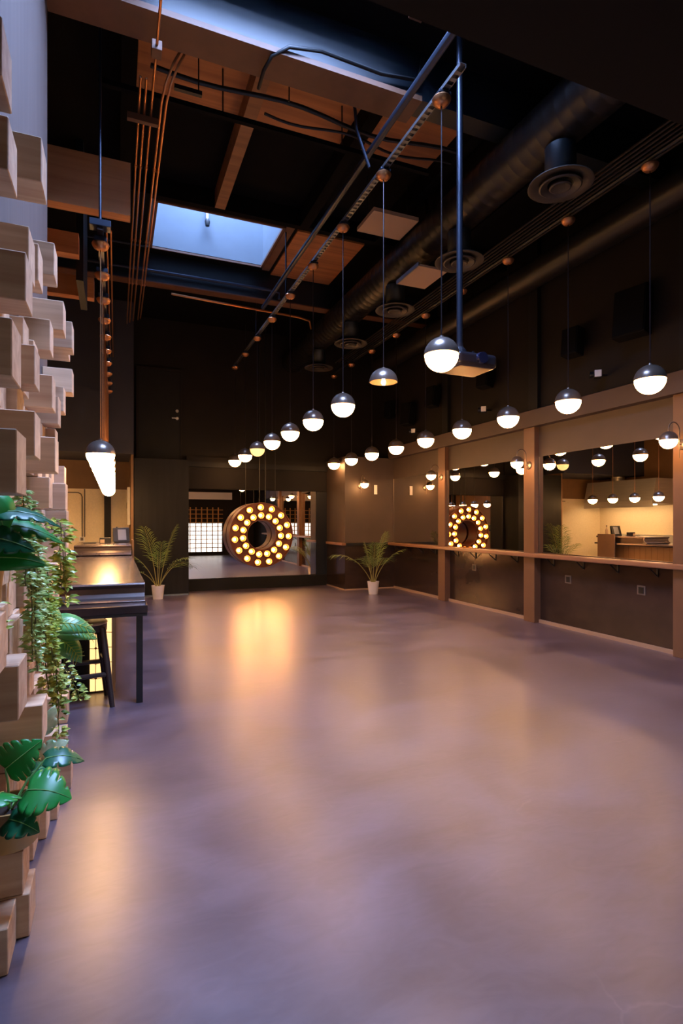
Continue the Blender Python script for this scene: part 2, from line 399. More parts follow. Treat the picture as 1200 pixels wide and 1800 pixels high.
def outlet(loc, lab, side='x'):
    o = thing('wall_outlet', lab, 'outlet', loc)
    if side == 'x':
        bx((-.008, -.06, -.06), (0, .06, .06)).build('cover_plate', 'outlet', o, bevel=.003); bx((-.014, -.035, -.04), (-.008, .035, .04)).build('socket', 'plastic_black', o)
    else:
        bx((-.06, -.008, -.06), (.06, 0, .06)).build('cover_plate', 'white_plastic', o, bevel=.003); bx((-.03, -.014, -.035), (.03, -.008, .035)).build('socket', 'outlet', o)
outlet((6.235, 6.28, .74), 'square outlet in the dark panel beside the second pillar')
outlet((6.235, 5.05, .72), 'square outlet in the dark panel nearest the camera')
outlet((6.235, 8.6, .74), 'square outlet in the dark panel of the middle bay')

# ------------------------------------------------------------------ back corner box, mirror wall, door
bb = MB(); bb.box((4.93, 11.78, 1.04), (XR, YB, 3.12)); struct('wall_back_right', bb, 'wall_brown', label='brown boxed out corner wall behind the palm')
struct('trim_17', bx((4.93, 11.78, .03), (XR, YB, 1.04)), 'wainscot', label='dark lower panel of the boxed corner')
struct('baseboard_corner', bx((4.915, 11.765, 0), (XR, YB, .03)), 'baseboard')
cl = thing('corner_ledge', 'short wooden ledge wrapping the boxed corner behind the right palm', 'ledge', (4.93, 11.78, 1.05))
bx((-.10, -.06, 0), (-.001, 1.0, .055)).build('shelf_board', 'ledge_wood', cl, bevel=.004)
bx((-.001, -.06, 0), (1.1, -.001, .055)).build('shelf_board', 'frame_black', cl, bevel=.004)
struct('trim_18', bx((1.5, 12.95, 0), (4.93, YB, .27)), 'black_paint', label='black plinth under the back mirror')
struct('trim_19', bx((1.5, 12.98, 2.36), (4.93, YB, 3.10)), 'wall_dark', label='dark header over the back mirror')
struct('trim_20', bx((1.4, 12.92, 2.86), (4.93, 12.98, 2.98)), 'black_paint', label='thin dark ledge over the back mirror')
bm_ = thing('wall_mirror', 'big mirror on the back wall behind the round lit ring', 'mirror', (3.1, 13.0, 1.31))
bx((-1.56, 0, -1.03), (1.55, .02, 1.04)).build('mirror_glass', 'mirror', bm_)
f = MB(); f.box((1.56, -.03, -1.04), (1.83, .09, 1.04)); f.box((-1.6, -.02, -1.04), (-1.56, .09, 1.04)); f.box((-1.56, .03, -1.03), (1.56, .09, 1.04))
f.build('frame', 'frame_black', bm_, fix=False)
struct('trim_21', bx((.36, 12.4, 0), (1.48, YB, 2.95)), 'panel_black', label='tall black panel beside the back mirror')
struct('baseboard_back', bx((.355, 12.385, 0), (1.485, 12.4, .03)), 'well_grey')
# upper door
dx0, dx1 = .42, 1.42
d1 = struct('door_1', bx((dx0 + .05, YB - .05, 2.97), (dx1 - .05, YB - .005, 5.02)), 'black_paint', label='dark upper door with a lever handle')
fr = MB(); fr.box((dx0, YB - .07, 2.96), (dx0 + .05, YB, 5.08)); fr.box((dx1 - .05, YB - .07, 2.96), (dx1, YB, 5.08)); fr.box((dx0 + .05, YB - .07, 5.02), (dx1 - .05, YB, 5.08))
fr.build('door_frame', 'wall_dark', d1, fix=False)
h = MB(); h.lathe([(.0, -.02), (.035, -.02), (.035, 0), (0, 0)], 16, (1.30, YB - .05, 3.96), 'y'); h.tube([(1.30, YB - .07, 3.96), (1.30, YB - .11, 3.96), (1.18, YB - .11, 3.955)], .012, 8)
h.build('door_handle', 'steel', d1, smooth=True)
MB().lathe([(0, -.02), (.032, -.02), (.036, 0), (0, 0)], 16, (1.30, YB - .05, 4.13), 'y').build('deadbolt', 'steel', d1, smooth=True)

# ------------------------------------------------------------------ roof steel and timber
def beam(i, y0, y1, zb, x0, x1, label):
    struct('trim_%d' % i, bx((x0, y0, zb + (.05 if i < 24 else .02)), (x1, y1, ZC)), 'steel_dark', label=label)
    struct('trim_%d' % (i + 1), bx((x0, y0 - (.05 if i < 24 else .01), zb), (x1 if i > 23 else 2.75, y1 + (.05 if i < 24 else .01), zb + (.05 if i < 24 else .02))), 'rust_brown', label='brown bottom flange of a roof beam')
beam(22, 4.68, 4.90, 5.68, -.5, XR, 'nearest blue black roof beam')
beam(24, 9.93, 10.12, 5.70, XK, XR, 'roof beam beyond the skylight')
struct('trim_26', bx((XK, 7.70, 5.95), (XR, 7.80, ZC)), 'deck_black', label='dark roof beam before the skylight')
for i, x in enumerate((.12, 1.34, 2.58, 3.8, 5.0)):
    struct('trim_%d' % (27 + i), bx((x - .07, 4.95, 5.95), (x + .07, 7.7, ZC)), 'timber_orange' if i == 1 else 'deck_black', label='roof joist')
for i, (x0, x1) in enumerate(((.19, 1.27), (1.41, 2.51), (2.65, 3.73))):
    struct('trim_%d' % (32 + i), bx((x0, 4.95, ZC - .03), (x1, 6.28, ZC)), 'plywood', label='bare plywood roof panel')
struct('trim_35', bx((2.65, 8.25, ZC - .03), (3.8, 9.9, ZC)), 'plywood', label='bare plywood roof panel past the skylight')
# timber headers over the bar
for i, (y0, x1, z0, z1) in enumerate(((6.0, .14, 4.72, 5.26), (7.10, -.40, 4.72, 4.97), (8.4, -.28, 4.72, 5.0))):
    struct('trim_%d' % (36 + i), bx((XK, y0, z0), (x1, y0 + .14, z1)), 'timber_header', label='timber header over the bar')
struct('trim_39', bx((-.44, 7.3, 4.5), (-.36, 8.3, ZC)), 'steel_dark', label='dark hanging steel post over the bar')

def pipe(name, pts, r, m, label, cat, group=None, n=8, extra=None):
    o = MB().tube(pts, r, n).build(name, m, smooth=True); tag(o, label, cat, group); return o
xs = [(.203, 5.5, 5.0, 11.6, 'leftmost of the copper coloured conduits under the deck'), (.252, 5.5, 5.0, 11.5, 'second copper coloured conduit from the left under the deck'),
      (.312, 5.5, 3.4, 11.4, 'middle copper coloured conduit with a junction box under the deck'),
      (.395, 5.5, 5.0, 11.3, 'fourth copper coloured conduit, bending into the deck near the beam'), (.437, 5.5, 5.0, 11.2, 'rightmost copper coloured conduit, bending into the deck near the beam')]
for i, (x, z, y0, y1, lab) in enumerate(xs):
    c = thing('conduit', lab, 'conduit', (x, 0, z), group='conduits along the deck')
    pts = [(0, y0 + .12, 0), (0, y1, 0)]
    if i in (3, 4): pts = [(.28, y0 + .02, .52), (.22, y0 + .03, .44), (.08, y0 + .06, .16), (.02, y0 + .16, .03), (0, y0 + .35, 0), (0, y1, 0)]
    MB().tube(pts, .0115, 8).build('pipe', 'warm_lit_metal', c, smooth=True)
    for yy in (6.4, 8.1, 9.6): MB().tube([(0, yy, 0), (0, yy + .05, 0)], .017, 8).build('coupling', 'warm_lit_metal', c, smooth=True)
    if i == 2: bx((-.04, 4.72, -.04), (.04, 4.83, .04)).build('junction_box', 'rust_brown', c, bevel=.004)
for i, x in enumerate((-.165, -.095, -.05)):
    pipe('conduit', [(x, 6.75, 4.9), (x, 11.9, 4.9)], .010, 'warm_lit_metal', ['left', 'middle', 'right'][i] + ' thin conduit running above the bar pendants', 'conduit', 'conduits above the bar')
# hangers across the deck
s = thing('strut_channel', 'dark strut channel hung across the roof bay carrying cables', 'strut', (0, 5.58, 5.70))
bx((-.15, -.025, -.025), (3.4, .025, .025)).build('channel', 'deck_black', s)
for x in (1.0, 2.3): MB().tube([(x, 0, .02), (x, 0, .5)], .008, 6).build('hanger_rod', 'cable_black', s)
s2 = thing('strut_channel', 'short dark strut hung beside the conduit bundle', 'strut', (0, 5.28, 5.62))
bx((.50, -.02, -.02), (.75, .02, .02)).build('channel', 'cable_black', s2)
MB().tube([(.72, 0, .02), (.72, 0, .58)], .007, 6).build('hanger_rod', 'cable_black', s2)
s3 = thing('conduit_bracket', 'brown bracket block holding the conduits before the deck', 'bracket', (.1, 5.56, 5.42))
bx((0, 0, 0), (.28, .05, .06)).build('plate', 'rust_brown', s3)
def wavy(x0, x1, y, z, sag, n=16): return [(x0 + (x1 - x0) * k / n, y + .05 * sin(k * .7), z + sag * sin(k * .5)) for k in range(n + 1)]
pipe('cable', wavy(.3, 3.6, 5.34, 5.80, .015), .022, 'cable_black', 'thick black cable sagging across the roof bay', 'cable')
pipe('cable', wavy(1.4, 3.6, 5.46, 5.75, .008), .014, 'cable_black', 'thinner black cable behind the thick one in the roof bay', 'cable')
pipe('cable', [(1.22, 4.98, 5.60), (1.22, 4.78, 5.62), (1.26, 4.66, 5.66), (1.4, 4.60, 5.74), (1.7, 4.6, 5.80), (2.3, 4.62, 5.80), (2.7, 4.62, 5.86), (2.75, 4.62, 6.1)], .017, 'cable_black', 'black cable looping along the face of the nearest roof beam', 'cable')
pipe('drop_cable', [(1.55, 5.1, ZC), (1.55, 5.1, 5.66)], .007, 'cable_black', 'thin cable drop beside the joist', 'cable')
pipe('sprinkler_pipe', [(XK, 9.84, 5.86), (2.74, 9.84, 5.86), (2.80, 9.84, 5.83), (2.80, 9.84, 5.72)], .03, 'blue_pole', 'blue lit sprinkler pipe crossing below the skylight', 'pipe')
pipe('sprinkler_pipe', [(.9, 10.0, 5.58), (3.3, 10.2, 5.58), (3.55, 10.3, 5.58), (3.65, 10.5, 5.5)], .02, 'warm_lit_metal', 'orange lit pipe past the track bending toward the duct', 'pipe')
pipe('sprinkler_pipe', [(-.4, 9.1, 5.9), (.5, 9.1, 5.9)], .015, 'blue_pole', 'short blue pipe left of the skylight', 'pipe')
sp = thing('sprinkler', 'small pipe drop with a dark head inside the skylight', 'sprinkler', (1.45, 9.58, 6.95))
MB().tube([(0, .06, 0), (0, 0, 0), (0, -.02, -.18)], .02, 8).build('pipe', 'white_plastic', sp, smooth=True)
MB().lathe([(0, -.30), (.035, -.29), (.045, -.22), (.028, -.17), (0, -.17)], 12, (0, -.02, 0)).build('head', 'cable_black', sp, smooth=True)
pipe('suspension_rod', [(2.47, 8.3, 5.10), (2.47, 8.3, ZC)], .012, 'blue_pole', 'blue rod holding the track beside the skylight', 'rod', 'rods holding the middle track')
pipe('suspension_rod', [(2.47, 10.3, 5.10), (2.47, 10.3, ZC)], .012, 'blue_pole', 'farthest blue rod holding the track', 'rod', 'rods holding the middle track')
pipe('flex_cable', [(2.20, 5.0, ZC), (2.19, 5.0, 5.8), (2.22, 5.0, 5.5), (2.36, 5.0, 5.16)], .017, 'blue_pole', 'blue lit flexible cable bending down to the track', 'cable')

# overhead track and its pipe
tr = thing('track_rail', 'perforated metal rail that carries the middle row of pendants', 'rail', (2.47, 0, 5.10))
r_ = MB(); r_.box((-.03, 3.55, 0), (-.024, 12.4, .03)); r_.box((.024, 3.55, 0), (.03, 12.4, .03)); r_.box((-.024, 3.55, .026), (.024, 12.4, .03))
y = 3.6
while y < 9: r_.box((-.024, y, 0), (.024, y + .035, .004)); y += .07
r_.build('channel', 'grey_metal', tr, fix=False)
pipe('pipe', [(2.38, 2.30, 5.34), (2.38, 9.4, 5.34)], .035, 'blue_pole', 'dark pipe running above the middle pendant track', 'pipe')
pipe('track_rail', [(4.76, 2.3, 5.10), (4.76, 12.2, 5.10)], .018, 'cable_black', 'dark pipe that carries the right row of pendants', 'rail')
bt = thing('track_rail', 'metal rail that carries the row of pendants over the bar', 'rail', (-.13, 0, 4.23))
bx((-.025, 5.4, 0), (.025, 12.25, .03)).build('channel', 'dark_bronze', bt)
bx((-.09, 5.38, .03), (.09, 5.5, .09)).build('end_box', 'blue_pole', bt, bevel=.005)
MB().tube([(0, 5.44, .09), (0, 5.44, ZC - 4.23)], .012, 8).build('suspension_rod', 'blue_pole', bt)
MB().tube([(0, 9.0, .03), (0, 9.0, ZC - 4.23)], .012, 8).build('suspension_rod', 'blue_pole', bt)

# ------------------------------------------------------------------ pendants
def make_pendant(label, R, ztop, rail, globe='opal_lit', group=None, cord='dark_bronze'):
    """origin at the rim height; canopy at ztop above it"""
    p = thing('pendant_lamp', label, 'pendant lamp', group=group)
    n = 28
    cap = [(R * 1.02 * cos(a), R * 1.0 * sin(a)) for a in [radians(q) for q in (0, 12, 25, 38, 50, 62, 72, 82)]] + [(.018, R * 1.02), (.016, R * 1.10), (0, R * 1.10)]
    cap = [(R * .985, -.004), (R * 1.02, -.004)] + cap
    MB().lathe(cap, n).build('cap', 'chrome_dark', p, smooth=True)
    gl = [(0, .0)] + [(R * .985 * cos(a), -.006 - R * .965 * sin(a)) for a in [radians(q) for q in (0, 12, 25, 38, 52, 66, 78, 90)]]
    MB().lathe(gl, n).build('globe', globe, p, smooth=True)
    MB().tube([(0, 0, R * 1.08), (0, 0, ztop)], .0055, 6).build('cord', cord, p)
    c = [(0, -.055), (.03, -.052), (.055, -.04), (.072, -.018), (.078, .0), (.07, .012), (0, .012)]
    MB().lathe(c, 18, (0, 0, ztop)).build('canopy', 'warm_lit_metal', p, smooth=True)
    if rail: bx((-.055, -.06, ztop + .012), (.055, .06, ztop + rail)).build('mounting_box', 'blue_pole', p, bevel=.006)
    return p
ZR = 2.97
posn = ['nearest the camera', 'second from the camera', 'third from the camera', 'fourth from the camera', 'fifth from the camera', 'sixth from the camera', 'seventh from the camera', 'eighth from the camera', 'farthest from the camera']
proto = make_pendant('large half globe pendant lamp in the middle row, ' + posn[0], .14, 5.06 - ZR, .039, group='middle row of pendants')
proto.location = (2.47, 3.852, ZR)
dim = None
for i in range(2, 9):
    o = dup(proto, (2.47, 3.852 + 1.0541 * i, ZR), 'half globe pendant lamp in the middle row, ' + posn[i])
    if i == 6:
        for c in o.children:
            if c.name.startswith('globe'):
                c.data = c.data.copy(); c.data.materials[0] = MATS['opal_dim']
        o['label'] = 'pendant lamp with a dim amber globe, seventh in the middle row'
# the one without its globe
b2 = thing('pendant_lamp', 'pendant lamp missing its globe, bare bulb under the metal dome', 'pendant lamp', (2.47, 4.906, ZR + .02), group='middle row of pendants')
R = .14
cap = [(R * .97, 0), (R * 1.02, 0)] + [(R * 1.02 * cos(a), R * sin(a)) for a in [radians(q) for q in (12, 25, 38, 50, 62, 72, 82)]] + [(.018, R * 1.05), (0, R * 1.1)]
MB().lathe(cap, 28).build('cap', 'chrome_dark', b2, smooth=True)
MB().lathe([(R * .97, .001)] + [(R * .97 * cos(a), R * .95 * sin(a)) for a in [radians(q) for q in (15, 30, 45, 60, 75, 90)]], 28).build('reflector', 'lit_panel', b2, smooth=True)
MB().lathe([(0, -.03), (.012, -.027), (.021, -.012), (.022, .005), (.014, .03), (.012, .06), (0, .06)], 14).build('bulb', 'bulb_lit', b2, smooth=True)
MB().tube([(0, 0, R * 1.05), (0, 0, 5.06 - ZR - .02)], .0055, 6).build('cord', 'dark_bronze', b2)
MB().lathe([(0, -.055), (.03, -.052), (.055, -.04), (.072, -.018), (.078, .0), (.07, .012), (0, .012)], 18, (0, 0, 5.04 - ZR)).build('canopy', 'warm_lit_metal', b2, smooth=True)
bx((-.055, -.06, 5.052 - ZR), (.055, .06, 5.079 - ZR)).build('mounting_box', 'blue_pole', b2, bevel=.006)
rp0 = make_pendant('half globe pendant lamp in the right row before the mirrors, ' + posn[0], .14, 5.03 - ZR, 0, group='right row of pendants')
rp0.location = (4.76, 3.762, ZR)
for i in range(1, 9): dup(rp0, (4.76, 3.762 + 1.035 * i, ZR), 'half globe pendant lamp in the right row before the mirrors, ' + posn[i])
lp0 = make_pendant('half globe pendant lamp over the bar, nearest the camera', .1255, 4.17 - 2.23, .058, globe='opal_bar', cord='warm_lit_metal', group='pendants over the bar')  # bar row cords coloured orange to carry the lamplight on them
lp0.location = (-.13, 5.56, 2.23)
for i in range(1, 10): dup(lp0, (-.13, 5.56 + .684 * i, 2.23), 'half globe pendant lamp over the bar, %s from the camera' % ORD[i] if i < 9 else 'half globe pendant lamp over the bar, farthest from the camera')

# ------------------------------------------------------------------ wall sconces
def make_sconce(label):
    """origin on the wall, lamp hangs toward -X"""
    s = thing('wall_sconce', label, 'wall lamp', group='half globe wall sconces'); R = .098
    MB().lathe([(0, -.03), (.03, -.03), (.06, -.018), (.066, 0), (0, 0)], 18, axis='x').build('backplate', 'chrome_dark', s, smooth=True)
    arm = [(-.03, 0, 0), (-.055, 0, 0), (-.06, 0, .02)] + [(-.15 + .09 * cos(a), 0, .16 + .09 * sin(a)) for a in [radians(q) for q in range(0, 181, 20)]] + [(-.24, 0, .14)]
    MB().tube([(-.06, 0, -.16), (-.06, 0, .02)], .005, 6).build('arm', 'chrome_dark', s)
    MB().tube(arm, .007, 8).build('arm', 'chrome_dark', s, smooth=True)
    cap = [(R * .98, -.003), (R * 1.03, -.003)] + [(R * 1.02 * cos(a), R * sin(a)) for a in [radians(q) for q in (0, 15, 30, 45, 60, 75, 85)]] + [(0, R * 1.02)]
    MB().lathe(cap, 22, (-.24, 0, .04)).build('cap', 'chrome_dark', s, smooth=True)
    gl = [(0, 0)] + [(R * .98 * cos(a), -.005 - R * sin(a)) for a in [radians(q) for q in (0, 15, 30, 45, 60, 75, 90)]]
    MB().lathe(gl, 22, (-.24, 0, .04)).build('globe', 'opal_lit', s, smooth=True)
    return s
sc0 = make_sconce('gooseneck wall sconce on the nearest brown pillar at the right edge'); sc0.location = (6.11, 4.405, 2.50)
dup(sc0, (6.11, 6.98, 2.50), 'gooseneck wall sconce on the second brown pillar'); dup(sc0, (6.11, 9.535, 2.50), 'gooseneck wall sconce on the farthest brown pillar')
dup(sc0, (5.32, 11.78, 2.44), 'small wall sconce on the brown corner wall above the right palm', rz=radians(90))
sw = thing('wall_switch', 'pale switch plate on the corner wall near the mirror edge', 'switch', (5.72, 11.78, 2.36))
bx((-.04, -.01, -.11), (.04, 0, .11)).build('cover_plate', 'white_plastic', sw, bevel=.003); bx((-.015, -.016, -.03), (.015, -.01, .03)).build('toggle', 'white_plastic', sw)

# ------------------------------------------------------------------ marquee ring
rg = thing('ring_chandelier', 'large round wooden marquee ring studded with lit bulbs before the back mirror', 'light ring', (3.16, 12.60, 1.29))
RO, RI, DP = .76, .34, .36
def ring_profile(r0, r1, y0, y1): return [(r0, y0), (r1, y0), (r1, y1), (r0, y1)]
MB().lathe(ring_profile(RI + .02, RO - .02, .02, DP), 64, axis='y', closed=True).build('face_panel', 'ring_wood', rg, fix=True)
MB().lathe(ring_profile(RO - .02, RO, -.02, DP), 64, axis='y', closed=True).build('outer_rim', 'ring_wood', rg)
MB().lathe(ring_profile(RI, RI + .02, -.02, DP), 64, axis='y', closed=True).build('inner_rim', 'ring_wood', rg)
for (n, rr, ph) in ((15, .645, 3), (15, .455, 3)):
    for k in range(n):
        a = radians(ph + 90 + 360 * k / n); cx, cz = rr * cos(a), rr * sin(a)
        cup = MB().lathe([(.072, .019), (.078, .019), (.078, -.05), (.072, -.05), (.066, .012), (.03, .019)], 18, (cx, 0, cz), 'y').build('socket_cup', 'socket_cup', rg, smooth=True)
        MB().lathe([(0, -.038), (.016, -.034), (.029, -.019), (.032, -.004), (.024, .012), (.018, .018), (0, .018)], 12, (cx, 0, cz), 'y').build('bulb', 'marquee_bulb', cup, smooth=True)
for x in (-.35, -.02, .12, .36):
    MB().tube([(x, .12, math.sqrt(RO * RO - x * x) - .01), (x, .12, ZC - 1.29)], .006 if abs(x) > .2 else .012, 6).build('hanging_cable', 'cable_black', rg)

# ------------------------------------------------------------------ ducts, diffusers, upper right wall
dt = thing('air_duct', 'large dark spiral duct running the length of the roof', 'duct', (4.0, 0, 5.50))
pr = MB(); L = 24
vs = []
prof = []
yy = 2.0
while yy < 12.9:
    prof += [(.26, yy), (.26, yy + .12), (.2612, yy + .125), (.2612, yy + .135)]; yy += .14
MB().lathe([(0, 2.0)] + prof + [(0, 12.95)], 32, axis='y').build('duct_body', 'duct', dt, smooth=True)
for x, y0 in ((0, 3.2), (0, 6.6), (0, 10.2)): bx((-.012, y0, .264), (.012, y0 + .03, ZC - 5.50)).build('hanger_strap', 'cable_black', dt)
for i, y in enumerate((4.13, 5.83, 7.55, 9.28, 11.0)):
    d = thing('air_diffuser', 'round ceiling diffuser under the big duct, %s from the camera' % (ORD[i] if i else 'nearest'), 'diffuser', (4.0, y, 4.87), group='round diffusers under the duct')
    MB().lathe([(.145, .03), (.145, .36), (.147, .365)] , 24).build('neck', 'steel_dark', d, smooth=True, solid=.004)
    MB().lathe([(.145, .04), (.22, .035), (.30, .012), (.305, .0), (.29, -.004), (.24, .012), (.20, .02)], 32).build('outer_ring', 'duct_light', d, smooth=True)
    MB().lathe([(.19, .005), (.20, -.012), (.185, -.02), (.14, -.002), (.12, .01)], 32).build('middle_ring', 'duct_light', d, smooth=True)
    MB().lathe([(.10, -.005), (.105, -.022), (.09, -.03), (.05, -.018), (.0, -.022)], 24).build('center_cone', 'duct_light', d, smooth=True)
d2 = MB().lathe([(0, 1.5), (.2, 1.5), (.2, 11.7), (0, 11.7)], 24, (5.78, 0, 5.30), 'y').build('air_duct', 'duct', smooth=True)
tag(d2, 'smaller round duct high along the right wall', 'duct')
for i in range(7):
    pipe('conduit', [(4.98 + .08 * i, 2.0, 5.50 + .012 * i), (4.98 + .08 * i, 12.5, 5.50 + .012 * i)], .014, 'duct_light', 'thin dark conduit between the two ducts, %s from the left' % ORD[i], 'conduit', 'conduits beside the duct')
tp = thing('ceiling_panel', 'flat tan panel hung near the middle track under the deck', 'panel', (3.40, 6.64, 5.60))
bx((-.33, -.27, 0), (.33, .27, .05)).build('board', 'panel_tan', tp); 
for x in (-.3, .3): MB().tube([(x, 0, .05), (x, 0, .6)], .006, 6).build('hanger_rod', 'cable_black', tp)
tp2 = thing('ceiling_panel', 'flat tan panel with a dark edge hung below the big duct', 'panel', (3.88, 6.62, 4.98))
bx((-.17, -.30, 0), (.27, .30, .03)).build('board', 'panel_tan', tp2); bx((-.19, -.31, .0), (-.171, .31, .05)).build('edge', 'grey_metal', tp2)
MB().tube([(0, 0, .03), (0, 0, .09)], .012, 6).build('hanger_rod', 'cable_black', tp2)

# projector on its pole
pj = thing('projector', 'dark ceiling projector on a long blue pole behind the nearest pendant', 'projector', (2.98, 4.25, 3.06))
MB().tube([(-.06, 0, .17), (-.06, 0, ZC - 3.06)], .028, 14).build('pole', 'blue_pole', pj, smooth=True)
bx((-.20, -.19, -.075), (.22, .17, .05)).build('body', 'projector', pj, bevel=.035, segs=4)
MB().lathe([(0, -.22), (.05, -.22), (.055, -.19), (.055, -.15), (0, -.15)], 20, (.04, 0, .0), 'y').build('lens', 'lens_glass', pj, smooth=True)
mb = MB(); mb.box((-.16, -.1, .055), (.04, .1, .075)); mb.lathe([(0, .075), (.07, .075), (.06, .11), (.035, .14), (.032, .175), (0, .175)], 14, (-.06, 0, 0))
for a, b in ((-.15, -.08), (.03, -.08), (-.15, .08), (.03, .08)): mb.tube([(a, b, .045), (a, b, .09)], .012, 8)
mb.build('mount', 'projector', pj, fix=False)
MB().lathe([(0, .045), (.05, .045), (.045, .075), (0, .085)], 16, (.13, -.06, 0)).build('dial', 'projector', pj, smooth=True)

# speakers and small spot fixtures on the upper right wall
def at(u, v, X=None, Y=None):
    S_, C_ = sin(radians(22.35)), cos(radians(22.35)); xc = (u - 600) / 965; zc = (917 - v) / 965
    D = X / (S_ + C_ * xc) if X is not None else Y / (C_ - S_ * xc)
    return (D * (S_ + C_ * xc), D * (C_ - S_ * xc), 1.6 + zc * D)
def speaker(loc, w, h, d, label, tilt=0):
    s = thing('speaker', label, 'speaker', loc); s.rotation_euler = (0, radians(tilt), radians(12))
    bx((-d, -w / 2, -h / 2), (-.012, w / 2, h / 2)).build('cabinet', 'speaker_box', s, bevel=.012)
    bx((-d - .012, -w / 2 + .015, -h / 2 + .015), (-d, w / 2 - .015, h / 2 - .015)).build('grille', 'grille', s, bevel=.004)
    bx((-.012, -.05, -.06), (.06, .05, .06)).build('bracket', 'frame_black', s)
for u, v, w, h, lab in ((1117, 555, .42, .62, 'large black speaker high on the wall behind the nearest right pendant'), (1012, 606, .26, .40, 'black speaker on the upper wall behind the second right pendant'),
                        (858, 665, .26, .40, 'small black speaker on the wall behind the projector'), (765, 700, .26, .42, 'black speaker on the upper wall above the farthest pillar'),
                        (722, 730, .3, .5, 'black speaker at the far end of the upper wall'), (690, 722, .22, .4, 'smallest dark speaker near the far corner of the upper wall')):
    p = at(u, v, X=6.17); speaker((6.19, p[1], p[2]), w, h, .2, lab, 6)
for u, v, lab in ((1050, 658, 'small black spot fixture with a pale square face between the two nearest right pendants'), (850, 720, 'small black spot fixture with a pale face behind the fourth right pendant'), (727, 758, 'tiny spot fixture with a pale face at the far upper wall')):
    p = at(u, v, X=6.1)
    s = thing('spot_fixture', lab, 'spot light', (6.1, p[1], p[2])); s.rotation_euler = (0, 0, radians(50))
    bx((-.06, -.045, -.05), (.06, .05, .05)).build('housing', 'plastic_black', s, bevel=.006)
    bx((-.068, -.04, -.045), (-.061, .045, .045)).build('face_plate', 'white_plastic', s)
    MB().lathe([(0, 0), (.04, 0), (.044, .05), (0, .05)], 12, (0, .05, 0), 'y').build('cap', 'plastic_black', s, smooth=True)
    MB().tube([(.03, .0, .0), (.105, -.125, .0)], .014, 8).build('bracket', 'frame_black', s)

# ------------------------------------------------------------------ block wall on the left
PITCH = .178; Y0 = 1.70
ROWS = [.1675 * k for k in range(11)] + [1.675 + .1775 * k for k in range(1, 9)]
BLK = {(0, 7): -.298, (0, 10): -.247, (1, 6): -.268, (1, 7): -.322, (1, 12): -.285, (1, 17): -.311, (2, 16): -.322, (3, 0): -.351, (3, 14): -.296, (4, 0): -.307, (4, 1): -.329, (4, 11): -.289, (4, 15): -.309, (4, 17): -.266, (5, 4): -.282, (6, 13): -.332, (7, 0): -.359, (7, 16): -.338, (8, 0): -.323, (8, 11): -.283, (9, 0): -.289, (9, 13): -.313, (9, 17): -.304, (10, 10): -.345, (10, 15): -.341, (11, 0): -.247, (11, 1): -.277, (11, 5): -.41, (11, 6): -.41, (11, 16): -.288, (12, 2): -.281, (12, 7): -.348, (12, 13): -.331, (13, 8): -.298, (13, 9): -.298, (13, 10): -.304, (13, 12): -.364, (13, 16): -.265, (14, 16): -.301, (15, 14): -.343, (16, 15): -.3, (17, 11): -.366}
named = set(BLK)
rb = random.Random(11)
for j in range(3, 18):
    for k in range(0, 15):
        if (j, k) in BLK: continue
        if k > 12 and j > 9: continue
        if j in (3, 4, 5) and k in (2, 3): continue
        if j < 3 and k == 8: continue
        BLK[(j, k)] = round(rb.choice((-.44, -.42, -.40, -.455)), 3)
for (j, k), xf in sorted(BLK.items()):
    y = Y0 + PITCH * j; z0, z1 = ROWS[k], ROWS[k + 1]; hx = (xf + .497) / 2
    o = bx((-hx, -PITCH / 2 + .003, -(z1 - z0) / 2 + .0015), (hx, PITCH / 2 - .003, (z1 - z0) / 2 - .0015)).build('timber_block', 'pine', bevel=.003, segs=1, fix=False)
    o.location = (-.497 + hx, y + PITCH / 2, (z0 + z1) / 2)
    kind = 'pine block sticking out of' if (j, k) in named else 'flush pine block in'
    tag(o, '%s the left wall, %s course from floor, %s along from camera' % (kind, ORD[k], ORD[j]), 'wood block', 'timber blocks of the left wall')

# ------------------------------------------------------------------ bar
def counter(name, label, y0, y1, x0, x1, zt, m, drop=.14):
    c = thing(name, label, 'counter', ((x0 + x1) / 2, y0, zt)); hw = (x1 - x0) / 2
    return c, hw
BX0, BX1 = -.72, .25
bar = thing('bar_counter', 'long dark metal topped bar counter under the row of pendants', 'bar', (0, 5.4, 0))
top = MB()
def nosing(y, z, drop):  # front edge: rounded lip then a cove sweeping out
    return [(y + .02, z), (y - .035, z - .004), (y - .045, z - .02), (y - .03, z - .034), (y - .012, z - .05), (y - .01, z - drop * .6), (y - .03, z - drop * .8), (y - .085, z - drop)]
prof = nosing(0.03, 1.04, .165) + [(.0, .868), (.02, .868), (.05, 1.0), (5.90, 1.0), (5.90, 1.04)]
top.prism(prof, 'x', BX0, BX1); top.build('counter_top', 'bar_metal', bar, bevel=.003)
bx((-.60, .22, .0), (-.02, 5.90, .998)).build('body', 'panel_black', bar)
bx((-.0195, .25, .03), (-.004, 5.90, .97)).build('front_panel', 'lit_panel', bar)
bx((-.222, .206, .02), (-.035, .2195, .93)).build('end_panel', 'bar_glow', bar)
gr = MB()
for k, x in enumerate((-.175, -.10)): gr.tube([(x, .200, .02), (x + .01, .200, .93)], .0032, 5)
for z in (.14, .28, .42, .56, .70, .84):
    gr.tube([(-.222, .200, z), (-.16, .200, z - .006), (-.09, .200, z + .006), (-.035, .200, z)], .0032, 5)
    for x in (-.172, -.095): gr.lathe([(0, -.006), (.010, -.003), (.012, 0), (0, 0)], 6, (x, .2, z), 'y')
gr.build('wire_grid', 'ring_wood', bar, fix=False)
bx((-.034, .20, 0), (-.003, .249, .998)).build('corner_post', 'seat_wood', bar)
g2 = MB()
